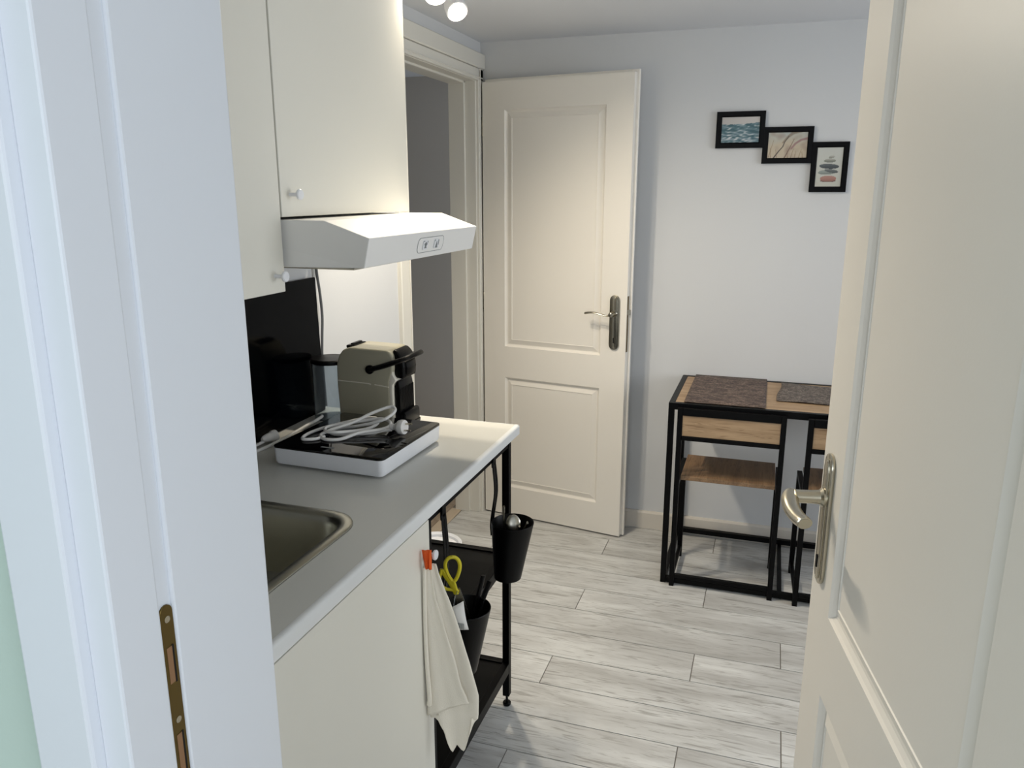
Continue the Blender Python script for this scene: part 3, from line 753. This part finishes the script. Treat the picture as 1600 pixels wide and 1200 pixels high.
# black panel behind the hob
pn = thing('splash_panel', 'black glossy panel leaning on the wall between worktop and wall cabinet', 'panel', (WX+.01, 1.5, .886))
b = bm_()
b2 = bmesh.new(); bmesh.ops.create_cube(b2, size=1)
for v in b2.verts: v.co = Vector((v.co.x*.008, v.co.y*1.0, v.co.z*.401))
bmesh.ops.bevel(b2, geom=b2.edges[:], offset=.0015, segments=2, affect='EDGES')
join(b, b2, Matrix.Translation((WX+.0155, 1.498, 1.0872)) @ Matrix.Rotation(-math.radians(1.3), 4, 'Y') @ Matrix.Shear('YZ', 4, (0, 0)) )
obj('board', b, M['panel'], pn)
b = bm_(); box(b, WX+.0045, 1.998, .8862, WX+.012, 2.004, 1.284, .001); obj('edge_trim', b, M['white'], pn)

# induction hob
hob = thing('portable_hob', 'portable hob with black glass top and white sides at the worktop end', 'hob', (-.957, 1.675, CT), math.radians(-1.8))
W_, D_ = .302, .316
def loopsL(spec, x0, y0, x1, y1):
    b = bmesh.new(); prev = None; first = None
    for ins, z, r in spec:
        L_ = [b.verts.new((p[0], p[1], z)) for p in rrect(x0+ins, y0+ins, x1-ins, y1-ins, r, 5)]
        if prev:
            for i in range(len(L_)): b.faces.new((prev[i], prev[(i+1) % len(L_)], L_[(i+1) % len(L_)], L_[i]))
        else: b.faces.new(L_)
        prev = L_
    b.faces.new(prev); bmesh.ops.recalc_face_normals(b, faces=b.faces); return b
x0, y0, x1, y1 = -.151, -.158, .151, .158
obj('body', loopsL([(.011, .0045, .010), (.005, .0065, .012), (.002, .012, .014), (0, .044, .015), (.0005, .0465, .015)], x0, y0, x1, y1), M['white'], hob, True, world=False)
gl = obj('glass_top', loopsL([(.0005, .0466, .014), (.0, .0470, .014), (0, .0505, .014), (.001, .0512, .013)], x0, y0, x1, y1), M['glass'], hob, True, world=False)
for cx, cy, r in ((-.0, .035, .088),):
    b = bm_(); n = 48; b2 = bmesh.new()
    A = [b2.verts.new((cx+r*math.cos(2*PI*i/n), cy+r*math.sin(2*PI*i/n), .0514)) for i in range(n)]; B2_ = [b2.verts.new((cx+(r-.0012)*math.cos(2*PI*i/n), cy+(r-.0012)*math.sin(2*PI*i/n), .0514)) for i in range(n)]
    for i in range(n): b2.faces.new((A[i], A[(i+1) % n], B2_[(i+1) % n], B2_[i]))
    join(b, b2); obj('zone_ring', b, mat('faint_print', (30, 32, 34), .3), gl, world=False)
b = bm_(); box(b, -.034, -.128, .0512, .002, -.120, .0515); obj('display_mark', b, M['greyprint'], gl, world=False)
for fx in (-.115, .115):
    for fy in (-.122, .122):
        b = bm_(); lathe(b, [(.013, .0), (.014, .002), (.014, .0055)], (fx, fy, 0), 16); obj('foot', b, M['white'], hob, True, world=False)

# coiled cord with plug on the hob
zt = CT+.0514
cd_ = thing('power_cord', 'coiled white power cord with a plug lying on the black hob glass', 'cord', (-.95, 1.68, zt))
r = .0042; z = zt+r+.0004
b = bm_()
tube(b, [(-0.878, 1.693, zt+.0125), (-0.897, 1.688, zt+.010), (-0.925, 1.668, z+.002), (-0.970, 1.648, z+.001), (-1.007, 1.638, z), (-1.033, 1.656, z), (-1.022, 1.688, z), (-0.977, 1.700, z+.006), (-0.925, 1.710, z+.020),
         (-0.902, 1.723, z+.030), (-0.897, 1.753, z+.040), (-0.914, 1.763, z+.046), (-0.948, 1.733, z+.036), (-0.985, 1.688, z+.018), (-1.022, 1.643, z+.008), (-1.033, 1.613, z+.002), (-1.007, 1.593, z),
         (-0.973, 1.606, z), (-0.940, 1.643, z+.009), (-0.903, 1.678, z+.010), (-0.892, 1.708, z+.011), (-0.907, 1.740, z+.013), (-0.940, 1.753, z+.014), (-0.985, 1.728, z+.010), (-1.022, 1.688, z+.010), (-1.040, 1.653, z+.010),
         (-1.022, 1.623, z+.010), (-0.985, 1.628, z+.010), (-0.948, 1.688, z+.004), (-0.944, 1.743, z+.004), (-0.966, 1.778, z+.006), (-0.999, 1.773, z+.004), (-1.036, 1.733, z), (-1.062, 1.678, z), (-1.073, 1.618, z), (-1.062, 1.578, z), (-1.033, 1.588, z), (-1.022, 1.613, z)], r, 10, 7)
obj('cable', b, M['cord'], cd_, True)
b = bm_(); ax = Vector((1, -.10, .10)).normalized()
lathe(b, [(.0065, 0), (.008, .002), (.007, .005), (.0085, .007), (.0075, .011), (.010, .016), (.0125, .022), (.0175, .026), (.0185, .03), (.0185, .040), (.0175, .042), (.001, .0425)], (-.881, 1.694, zt+.0195), 24, ax)
pg = obj('plug', b, M['cord'], cd_, True)
c0 = Vector((-.881, 1.694, zt+.0195))+ax*.0425
for dz in (-.0085, .0085):
    b = bm_(); q = c0+Vector((0, .5*dz, .85*dz)); tube(b, [q, q+ax*.018], .0022, 8, 1, False); obj('pin', b, M['nickel'], pg, True)
# second white cord with a plug, by the black panel
c2 = thing('power_cord', 'white power cord with a small plug lying by the black panel', 'cord', (-1.13, 1.48, CT))
z = CT+.0045
b = bm_(); tube(b, [(-1.235, 1.50, z+.001), (-1.215, 1.57, z), (-1.204, 1.62, z+.001), (-1.198, 1.69, z+.003), (-1.196, 1.78, z+.008), (-1.188, 1.855, z+.016), (-1.186, 1.868, z+.020)], .0044, 10, 7)
tube(b, [(-1.246, 1.52, z), (-1.235, 1.60, z+.002), (-1.224, 1.645, z+.008)], .0040, 8, 6)
obj('cable', b, M['cord'], c2, True)
b = bm_(); lathe(b, [(.005, 0), (.009, .006), (.0115, .018), (.013, .030), (.016, .034), (.016, .044), (.012, .047)], (-1.226, 1.640, CT+.0185), 16, Vector((.25, 1, .0)).normalized()); obj('plug', b, M['cord'], c2, True)

# hood cables down the wall beside the black panel
hc = thing('hood_cables', 'grey and white cables running down the wall from the hood', 'cable', (WX+.01, 2.0, CT))
b = bm_(); tube(b, [(WX+.012, 2.010, 1.371), (WX+.012, 2.012, 1.30), (WX+.012, 2.022, 1.24), (WX+.012, 2.028, 1.17), (WX+.012, 2.020, 1.10), (WX+.012, 2.014, 1.04), (WX+.012, 2.016, .97), (WX+.012, 2.020, .8925)], .0042, 8, 6); obj('cable', b, M['gcord'], hc, True, 'dark grey cable')
b = bm_(); tube(b, [(WX+.005, 2.008, 1.371), (WX+.005, 2.009, 1.30), (WX+.005, 2.010, 1.15), (WX+.005, 2.010, 1.0), (WX+.005, 2.010, .8925)], .004, 8, 6); obj('cable', b, M['cord'], hc, True, 'white cable')

# capsule coffee machine: front looks towards +x
cm = thing('coffee_machine', 'warm grey capsule coffee machine standing behind the hob', 'coffee machine', (-1.03, 1.945, CT))
Y0, Y1 = 1.885, 1.995
def side_profile(xb, xf, ztop, r1, r2, x0=None):
    pts = [(xf, .897), (xf, 1.02), (xf+.010, 1.05), (xf+.012, 1.09), (xf+.004, ztop-.004), (xf-.008, ztop)]
    pts += [(xb+.045, ztop+.002), (xb+.022, ztop-.006), (xb+.008, ztop-.024), (xb, ztop-.05), (xb-.001, 1.0), (xb+.004, .897)]
    return pts
b = bm_(); prism(b, side_profile(-1.143, -.978, 1.108, 0, 0), 1, Y0, Y1, .007, 3); obj('housing', b, M['beige'], cm, True)
b = bm_(); prism(b, [(-.984, .897), (-.970, .897), (-.971, .99), (-.970, 1.012), (-.960, 1.024), (-.969, 1.040), (-.970, 1.085), (-.976, 1.104), (-.985, 1.104)], 1, Y0+.002, Y1-.002, .003, 2); obj('front_trim', b, M['ivory'], cm, True)
b = bm_(); prism(b, [(-.971, .897), (-.952, .897), (-.953, 1.00), (-.957, 1.022), (-.964, 1.020), (-.971, 1.006)], 1, Y0+.012, Y1-.012, .004, 2)
col = obj('column', b, M['blackp'], cm, True)
for i in range(9):
    y = Y0+.0165+i*.0095; b = bm_(); box(b, -.9545, y, .91, -.9515, y+.004, 1.0, .001); obj('rib', b, M['blackp'], col)
b = bm_(); prism(b, [(-.972, 1.030), (-.945, 1.026), (-.941, 1.032), (-.940, 1.062), (-.944, 1.082), (-.954, 1.098), (-.964, 1.107), (-.974, 1.108)], 1, Y0+.014, Y1-.014, .006, 3); hd_ = obj('brew_head', b, M['blackp'], cm, True)
b = bm_(); prism(b, [(-.948, 1.029), (-.938, 1.034), (-.934, 1.056), (-.938, 1.074), (-.946, 1.076)], 1, Y0+.026, Y1-.026, .004, 2); obj('spout', b, M['blackp'], hd_, True)
b = bm_(); box(b, -1.136, Y0+.004, CT+.0003, -.936, Y1-.004, .8965, .003, 2); prism(b, [(-.951, .896), (-.936, .896), (-.936, .925), (-.940, .932), (-.951, .932)], 1, Y0+.010, Y1-.010, .003, 2); obj('drip_base', b, M['blackp'], cm, True)
# lever: round pivots on both sides and a bar looping over the front
b = bm_()
for yy, a in ((Y0-.0005, '-y'), (Y1+.0005, 'y')): lathe(b, [(.0125, 0), (.0125, .006), (.011, .0075)], (-1.036, yy, 1.052), 20, a)
ya, yb = Y0-.006, Y1+.006
tube(b, [(-1.036, ya, 1.052), (-.99, ya, 1.066), (-.96, ya, 1.077), (-.938, ya+.004, 1.085), (-.926, ya+.022, 1.090), (-.922, 1.94, 1.092), (-.926, yb-.022, 1.090), (-.938, yb-.004, 1.085), (-.96, yb, 1.077), (-.99, yb, 1.066), (-1.036, yb, 1.052)], .0085, 10, 5, True, .85, Vector((0, 0, 1)))
lv = obj('lever', b, M['blackp'], cm, True)
b = bm_(); lathe(b, [(.0036, 0), (.003, .001)], (-1.036, Y0-.0079, 1.052), 12, '-y'); obj('pivot_screw', b, M['nickel'], lv, True)
b = bm_(); box(b, -1.120, 1.905, 1.103, -1.094, 1.975, 1.112, .002); box(b, -1.112, 1.915, 1.111, -1.100, 1.965, 1.116, .002); obj('button_plate', b, M['blackp'], cm)
b = bm_(); tube(b, [(-1.139, Y0-.0003, 1.013), (-1.055, Y0-.0003, 1.011), (-1.036, Y0-.0003, 1.009)], .0016, 6, 3); tube(b, [(-1.024, Y0-.0003, 1.009), (-.982, Y0-.0003, 1.005)], .0016, 6, 3); obj('side_groove', b, M['ivory'], cm, True)
b = bm_(); lathe(b, [(.0524, .8865), (.0524, 1.050), (.0505, 1.050), (.0505, .889), (.002, .889)], (-1.196, 1.94, 0), 36, sy=.98); obj('water_tank', b, M['clear'], cm, True)
b = bm_(); lathe(b, [(.054, 1.0505), (.0565, 1.053), (.0565, 1.061), (.053, 1.064), (.002, 1.066)], (-1.196, 1.94, 0), 36, sy=.98); obj('tank_lid', b, M['blackp'], cm, True)

# ---------------------------------------------------------------- ceiling spotlights
ls = thing('ceiling_spotlights', 'white ceiling spotlight bar with glowing lamps above the hood', 'lamp', (-.985, 2.26, CZ))
b = bm_(); prism(b, rrect(-1.008, 1.96, -.968, 2.56, .019, 6), 2, CZ-.018, CZ-.0005, .002, 1); obj('mounting_bar', b, M['white'], ls)
for i, (x, y, tgt) in enumerate(((-1.004, 2.466, (-.60, 2.45, 1.2)), (-.975, 2.245, (-.70, 2.2, 1.2)), (-.968, 2.085, (-.72, 2.1, 1.2)))):
    c = Vector((x, y, CZ-.066)); ax = (Vector(tgt)+Vector((.05, -.42, .25))-c).normalized()
    b = bm_(); tube(b, [(x+.002, y, CZ-.018), (x+.002, y, CZ-.028)], .006, 10, 1, False)
    tube(b, [(x+.002, y-.036, CZ-.062), (x+.002, y-.032, CZ-.036), (x+.002, y, CZ-.028), (x+.002, y+.032, CZ-.036), (x+.002, y+.036, CZ-.062)], .003, 8, 5); obj('arm', b, M['white'], ls, True)
    b = bm_(); lathe(b, [(.016, -.03), (.028, -.022), (.0335, .0), (.0345, .028), (.033, .030), (.029, .028), (.0275, .010), (.002, .009)], c, 28, ax); hh_ = obj('lamp_head', b, M['white'], ls, True)
    b = bm_(); lathe(b, [(.0215, .011), (.0215, .016), (.018, .0205), (.002, .022)], c, 24, ax); obj('bulb', b, M['bulb'], hh_, True)
    spot('spotlight', c+ax*.034, tgt, (46, 26, 18)[i], (152, 168, 165)[i], .025)

# ---------------------------------------------------------------- table, chairs, placemats, pictures
TX0, TX1, TY0, TY1 = -.336, .78, 2.921, 3.412
tb = thing('dining_table', 'slim black-framed dining table with an oak top against the end wall', 'table', ((TX0+TX1)/2, (TY0+TY1)/2, 0))
q = .022
b = bm_(); box(b, TX0+.0225, TY0+.0225, .732, TX1-.0225, TY1-.0225, .749, .0008); obj('tabletop', b, M['oak'], tb)
b = bm_()
box(b, TX0, TY0, .724, TX1, TY0+q, .750, .0012); box(b, TX0, TY1-q, .728, TX1, TY1, .750, .0012)
box(b, TX0, TY0+q, .728, TX0+q, TY1-q, .750, .0012); box(b, TX1-q, TY0+q, .728, TX1, TY1-q, .750, .0012); obj('top_frame', b, M['black'], tb)
for x in (TX0, TX1-q):
    for y in (TY0, TY1-q):
        b = bm_(); box(b, x, y, .0, x+q, y+q, .7278, .0012); obj('leg', b, M['black'], tb)
b = bm_(); box(b, TX0+q, TY0, .004, TX1-q, TY0+q, .026, .0012); obj('floor_rail', b, M['black'], tb)
b = bm_(); box(b, TX0+q, TY1-q, .018, TX1-q, TY1, .040, .0012); obj('floor_rail', b, M['black'], tb)
for x in (TX0, TX1-q):
    b = bm_(); box(b, x, TY0+q, .004, x+q, TY1-q, .026, .0012); obj('floor_rail', b, M['black'], tb)
b = bm_(); box(b, .112, TY0+q, .004, .128, TY1-q, .020, .0012); obj('floor_rail', b, M['black'], tb)

def make_chair(label, x, y, rz):
    """pushed-in chair: near legs run up as back posts with an oak back board, oak seat, low stretchers"""
    t = thing('dining_chair', label, 'chair', (x, y, 0), rz, None)
    w_, g = .392, .019; x0 = -w_/2
    for s in (0, 1):
        xx = x0+s*(w_-g)
        b = bm_(); box(b, xx, 0, 0, xx+g, g, .738, .0012); obj('back_post', b, M['black'], t, world=False)
    for s in (0, 1):
        xx = x0+s*(w_-g)
        b = bm_(); box(b, xx, .275, 0, xx+g, .275+g, .4435, .0012); obj('leg', b, M['black'], t, world=False)
        b = bm_(); box(b, xx, g, .4255, xx+g, .275, .4435, .0012); obj('side_rail', b, M['black'], t, world=False)
        b = bm_(); box(b, xx+.002, g, .036, xx+g-.002, .275, .052, .0012); obj('side_stretcher', b, M['black'], t, world=False)
    b = bm_(); box(b, x0+g, 0, .7085, -x0-g, g, .738, .0012); obj('top_rail', b, M['black'], t, world=False)
    b = bm_(); box(b, x0+g, .0, .6105, -x0-g, g, .6275, .0012); obj('back_rail', b, M['black'], t, world=False)
    b = bm_(); box(b, x0+g, .002, .036, -x0-g, g-.002, .052, .0012); obj('front_stretcher', b, M['black'], t, world=False)
    b = bm_(); box(b, x0+g+.0005, .0035, .628, -x0-g-.0005, .0155, .708, .0008); obj('backrest', b, M['oak'], t, world=False)
    b = bm_(); box(b, x0+g+.003, .021, .4440, -x0-g-.003, .292, .4600, .001); obj('seat', b, M['oakdark'], t, world=False)
    return t
make_chair('oak and black steel chair tucked under the left end of the table', -.103, 2.9005, 0)
make_chair('right-hand oak and black steel chair tucked under the table beside the near door handle', .362, 2.892, math.radians(2.0))

def placemat(name, label, cx, cy, w_, d_, rz, m, wave):
    b = bmesh.new(); nx, ny = 24, 12; g = []
    for i in range(ny+1):
        row = []
        for j in range(nx+1):
            u, v_ = j/nx-.5, i/ny-.5
            zz = .7508+.0012+(wave*(.5+.5*math.sin(u*14+v_*3))*(abs(u)*1.2+.1)*(1 if v_ < 0 else .6) if wave else .0004*math.sin(u*40)*0)
            row.append(b.verts.new((u*w_+(wave*.6*math.sin(v_*7) if wave else 0), v_*d_*(1-(.14*u if wave else 0)), zz)))
        g.append(row)
    for i in range(ny):
        for j in range(nx): b.faces.new((g[i][j], g[i][j+1], g[i+1][j+1], g[i+1][j]))
    o = obj(name, b, m, None); o.location = (cx, cy, 0); o.rotation_euler = (0, 0, rz)
    mo = o.modifiers.new('t', 'SOLIDIFY'); mo.thickness = .0018; mo.offset = 1
    for p in o.data.polygons: p.use_smooth = True
    return tag(o, label, 'placemat')
placemat('placemat', 'dark brown woven placemat lying flat on the left of the oak table', -.133, 3.180, .296, .478, math.radians(0), M['mat1'], 0)
placemat('placemat', 'wrinkled grey-brown woven placemat lying askew on the right of the table', .262, 3.205, .40, .285, math.radians(-4), M['mat2'], .006)

# three joined picture frames; the prints are painted as grids of colours
def mixc(a, c, t): t = max(0, min(1, t)); return tuple(a[i]*(1-t)+c[i]*t for i in range(3))
from mathutils import noise as mn
def nz(x, y, s=0): return mn.noise(Vector((x, y, s)))*.5+.5
def sea(u, v):
    sky = mixc((182, 178, 174), (196, 192, 188), u)
    hor = .72+.12*max(0, u-.5)+.05*(nz(u*9, 3)-.5)
    if v > hor: return sky
    n = nz(u*4+v*5, v*11, 1)*.65+nz(u*11-v*6, v*24, 2)*.35
    deep = mixc((44, 84, 94), (134, 152, 160), (n-.36)*3.0)
    band = max(0, 1-abs(v-.52-.12*u)/.22)
    deep = mixc(deep, (52, 90, 98), .55*band)
    f = (nz(u*9-v*8, v*18, 5)-.56)*4+(.30 if v < .30 else 0)+.5*max(0, u-.7)*(v > .4)
    return mixc(deep, (192, 196, 198), f)
def seg(u, v, P, w0, w1):
    """closeness of (u, v) to a poly-line that swells from w0 to w1"""
    best = 0
    for k in range(len(P)-1):
        (a, c), (e_, f) = P[k], P[k+1]
        dx, dy = e_-a, f-c; t = max(0, min(1, ((u-a)*dx+(v-c)*dy)/(dx*dx+dy*dy)))
        dd = math.hypot(u-a-t*dx, v-c-t*dy); w_ = w0+(w1-w0)*(k+t)/(len(P)-1)
        best = max(best, 1-dd/w_)
    return max(0, min(1, best*2))
def grass(u, v):
    c = mixc((186, 172, 148), (172, 176, 170), (v-.45)*1.6+(nz(u*3, v*3, 3)-.5)*.8)
    c = mixc(c, (140, 118, 104), (nz(u*5, v*4, 8)-.5)*1.6)
    c = mixc(c, (112, 92, 72), .6*seg(u, v, [(.38, .60), (.50, .82), (.62, .97), (.80, 1.05)], .03, .09))
    c = mixc(c, (138, 100, 100), .75*seg(u, v, [(.60, .36), (.70, .56), (.84, .70), (1.02, .76)], .03, .06))
    c = mixc(c, (48, 38, 32), .9*seg(u, v, [(.16, .0), (.28, .26), (.38, .44), (.42, .62), (.52, .85)], .022, .012))
    c = mixc(c, (92, 66, 52), .8*seg(u, v, [(.44, .0), (.54, .32), (.66, .74)], .020, .009))
    for (a, b2_, h_) in ((.02, .14, .72), (.08, .06, .40), (.24, .20, .34), (.60, .66, .36), (.70, .72, .28), (.80, .86, .32), (.90, .88, .24), (.52, .50, .30)):
        c = mixc(c, (120, 92, 64), .6*seg(u, v, [(a, 0), (b2_, h_)], .013, .006))
    return c
def stones(u, v):
    c = mixc((186, 186, 176), (196, 198, 192), v)
    for (cx, cy, rx, ry, tl, col) in ((.50, .145, .31, .030, 0, (104, 66, 60)), (.50, .205, .32, .078, 0, (164, 118, 106)), (.46, .375, .38, .066, .04, (140, 148, 142)), (.60, .400, .27, .045, -.10, (92, 98, 98)),
                                      (.50, .520, .39, .066, -.03, (72, 78, 82)), (.51, .660, .24, .042, 0, (132, 134, 124)), (.52, .690, .19, .024, 0, (162, 162, 152)), (.57, .755, .12, .030, .1, (156, 156, 146)), (.57, .785, .10, .018, .15, (184, 184, 176))):
        q = ((u-cx)/rx)**2+((v-cy-tl*(u-cx))/ry)**2
        if q < 1: c = mixc(mixc(col, (196, 194, 186), .22*(v-cy)/ry+.12*(nz(u*9, v*16)-.5)), tuple(x*.62 for x in col), max(0, -(v-cy)/ry)*.5)
    return c
def print_bm(fn, x0, z0, x1, z1, y, nx, ny):
    b = bmesh.new(); la = b.loops.layers.color.new('ink')
    V = [[b.verts.new((x0+(x1-x0)*i/nx, y, z0+(z1-z0)*j/ny)) for i in range(nx+1)] for j in range(ny+1)]
    for j in range(ny):
        for i in range(nx):
            f = b.faces.new((V[j][i], V[j][i+1], V[j+1][i+1], V[j+1][i]))
            for l in f.loops:
                # colour attribute bytes are stored sRGB encoded
                u, v = (l.vert.co.x-x0)/(x1-x0), (l.vert.co.z-z0)/(z1-z0)
                c = fn(u, v); l[la] = (c[0]/255, c[1]/255, c[2]/255, 1)
    return b
pf = thing('picture_frames', 'three joined black picture frames stepping down the end wall', 'picture frame', (0, BY, 1.69))
for (x0, x1, z0, z1, fn, lb) in ((-.258, -.069, 1.701, 1.842, sea, 'black frame with a print of breaking sea waves'), (-.074, .116, 1.639, 1.779, grass, 'black frame with a print of windblown grass'), (.114, .251, 1.528, 1.719, stones, 'black frame with a print of a stack of five pebbles')):
    fw = .0215; yf = BY-.016
    if fn is grass: yf += .0008
    if fn is stones: yf += .0016
    o_ = [(x0, z0), (x1, z0), (x1, z1), (x0, z1)]
    b = bmesh.new(); prev = None
    for ins, y in ((0, BY-.0008), (0, yf+.002), (.002, yf), (fw-.004, yf), (fw, yf+.005), (fw, BY-.004)):
        L_ = [b.verts.new(p) for p in ((x0+ins, y, z0+ins), (x1-ins, y, z0+ins), (x1-ins, y, z1-ins), (x0+ins, y, z1-ins))]
        if prev:
            for i in range(4): b.faces.new((prev[i], prev[(i+1) % 4], L_[(i+1) % 4], L_[i]))
        prev = L_
    bmesh.ops.recalc_face_normals(b, faces=b.faces)
    fo = obj('frame', b, M['stained'], pf, False, lb)
    nx_, ny_ = (84, 60) if fn is not stones else (56, 88)
    obj('print', print_bm(fn, x0+fw, z0+fw, x1-fw, z1-fw, BY-.0095, nx_, ny_), M['print'], fo)
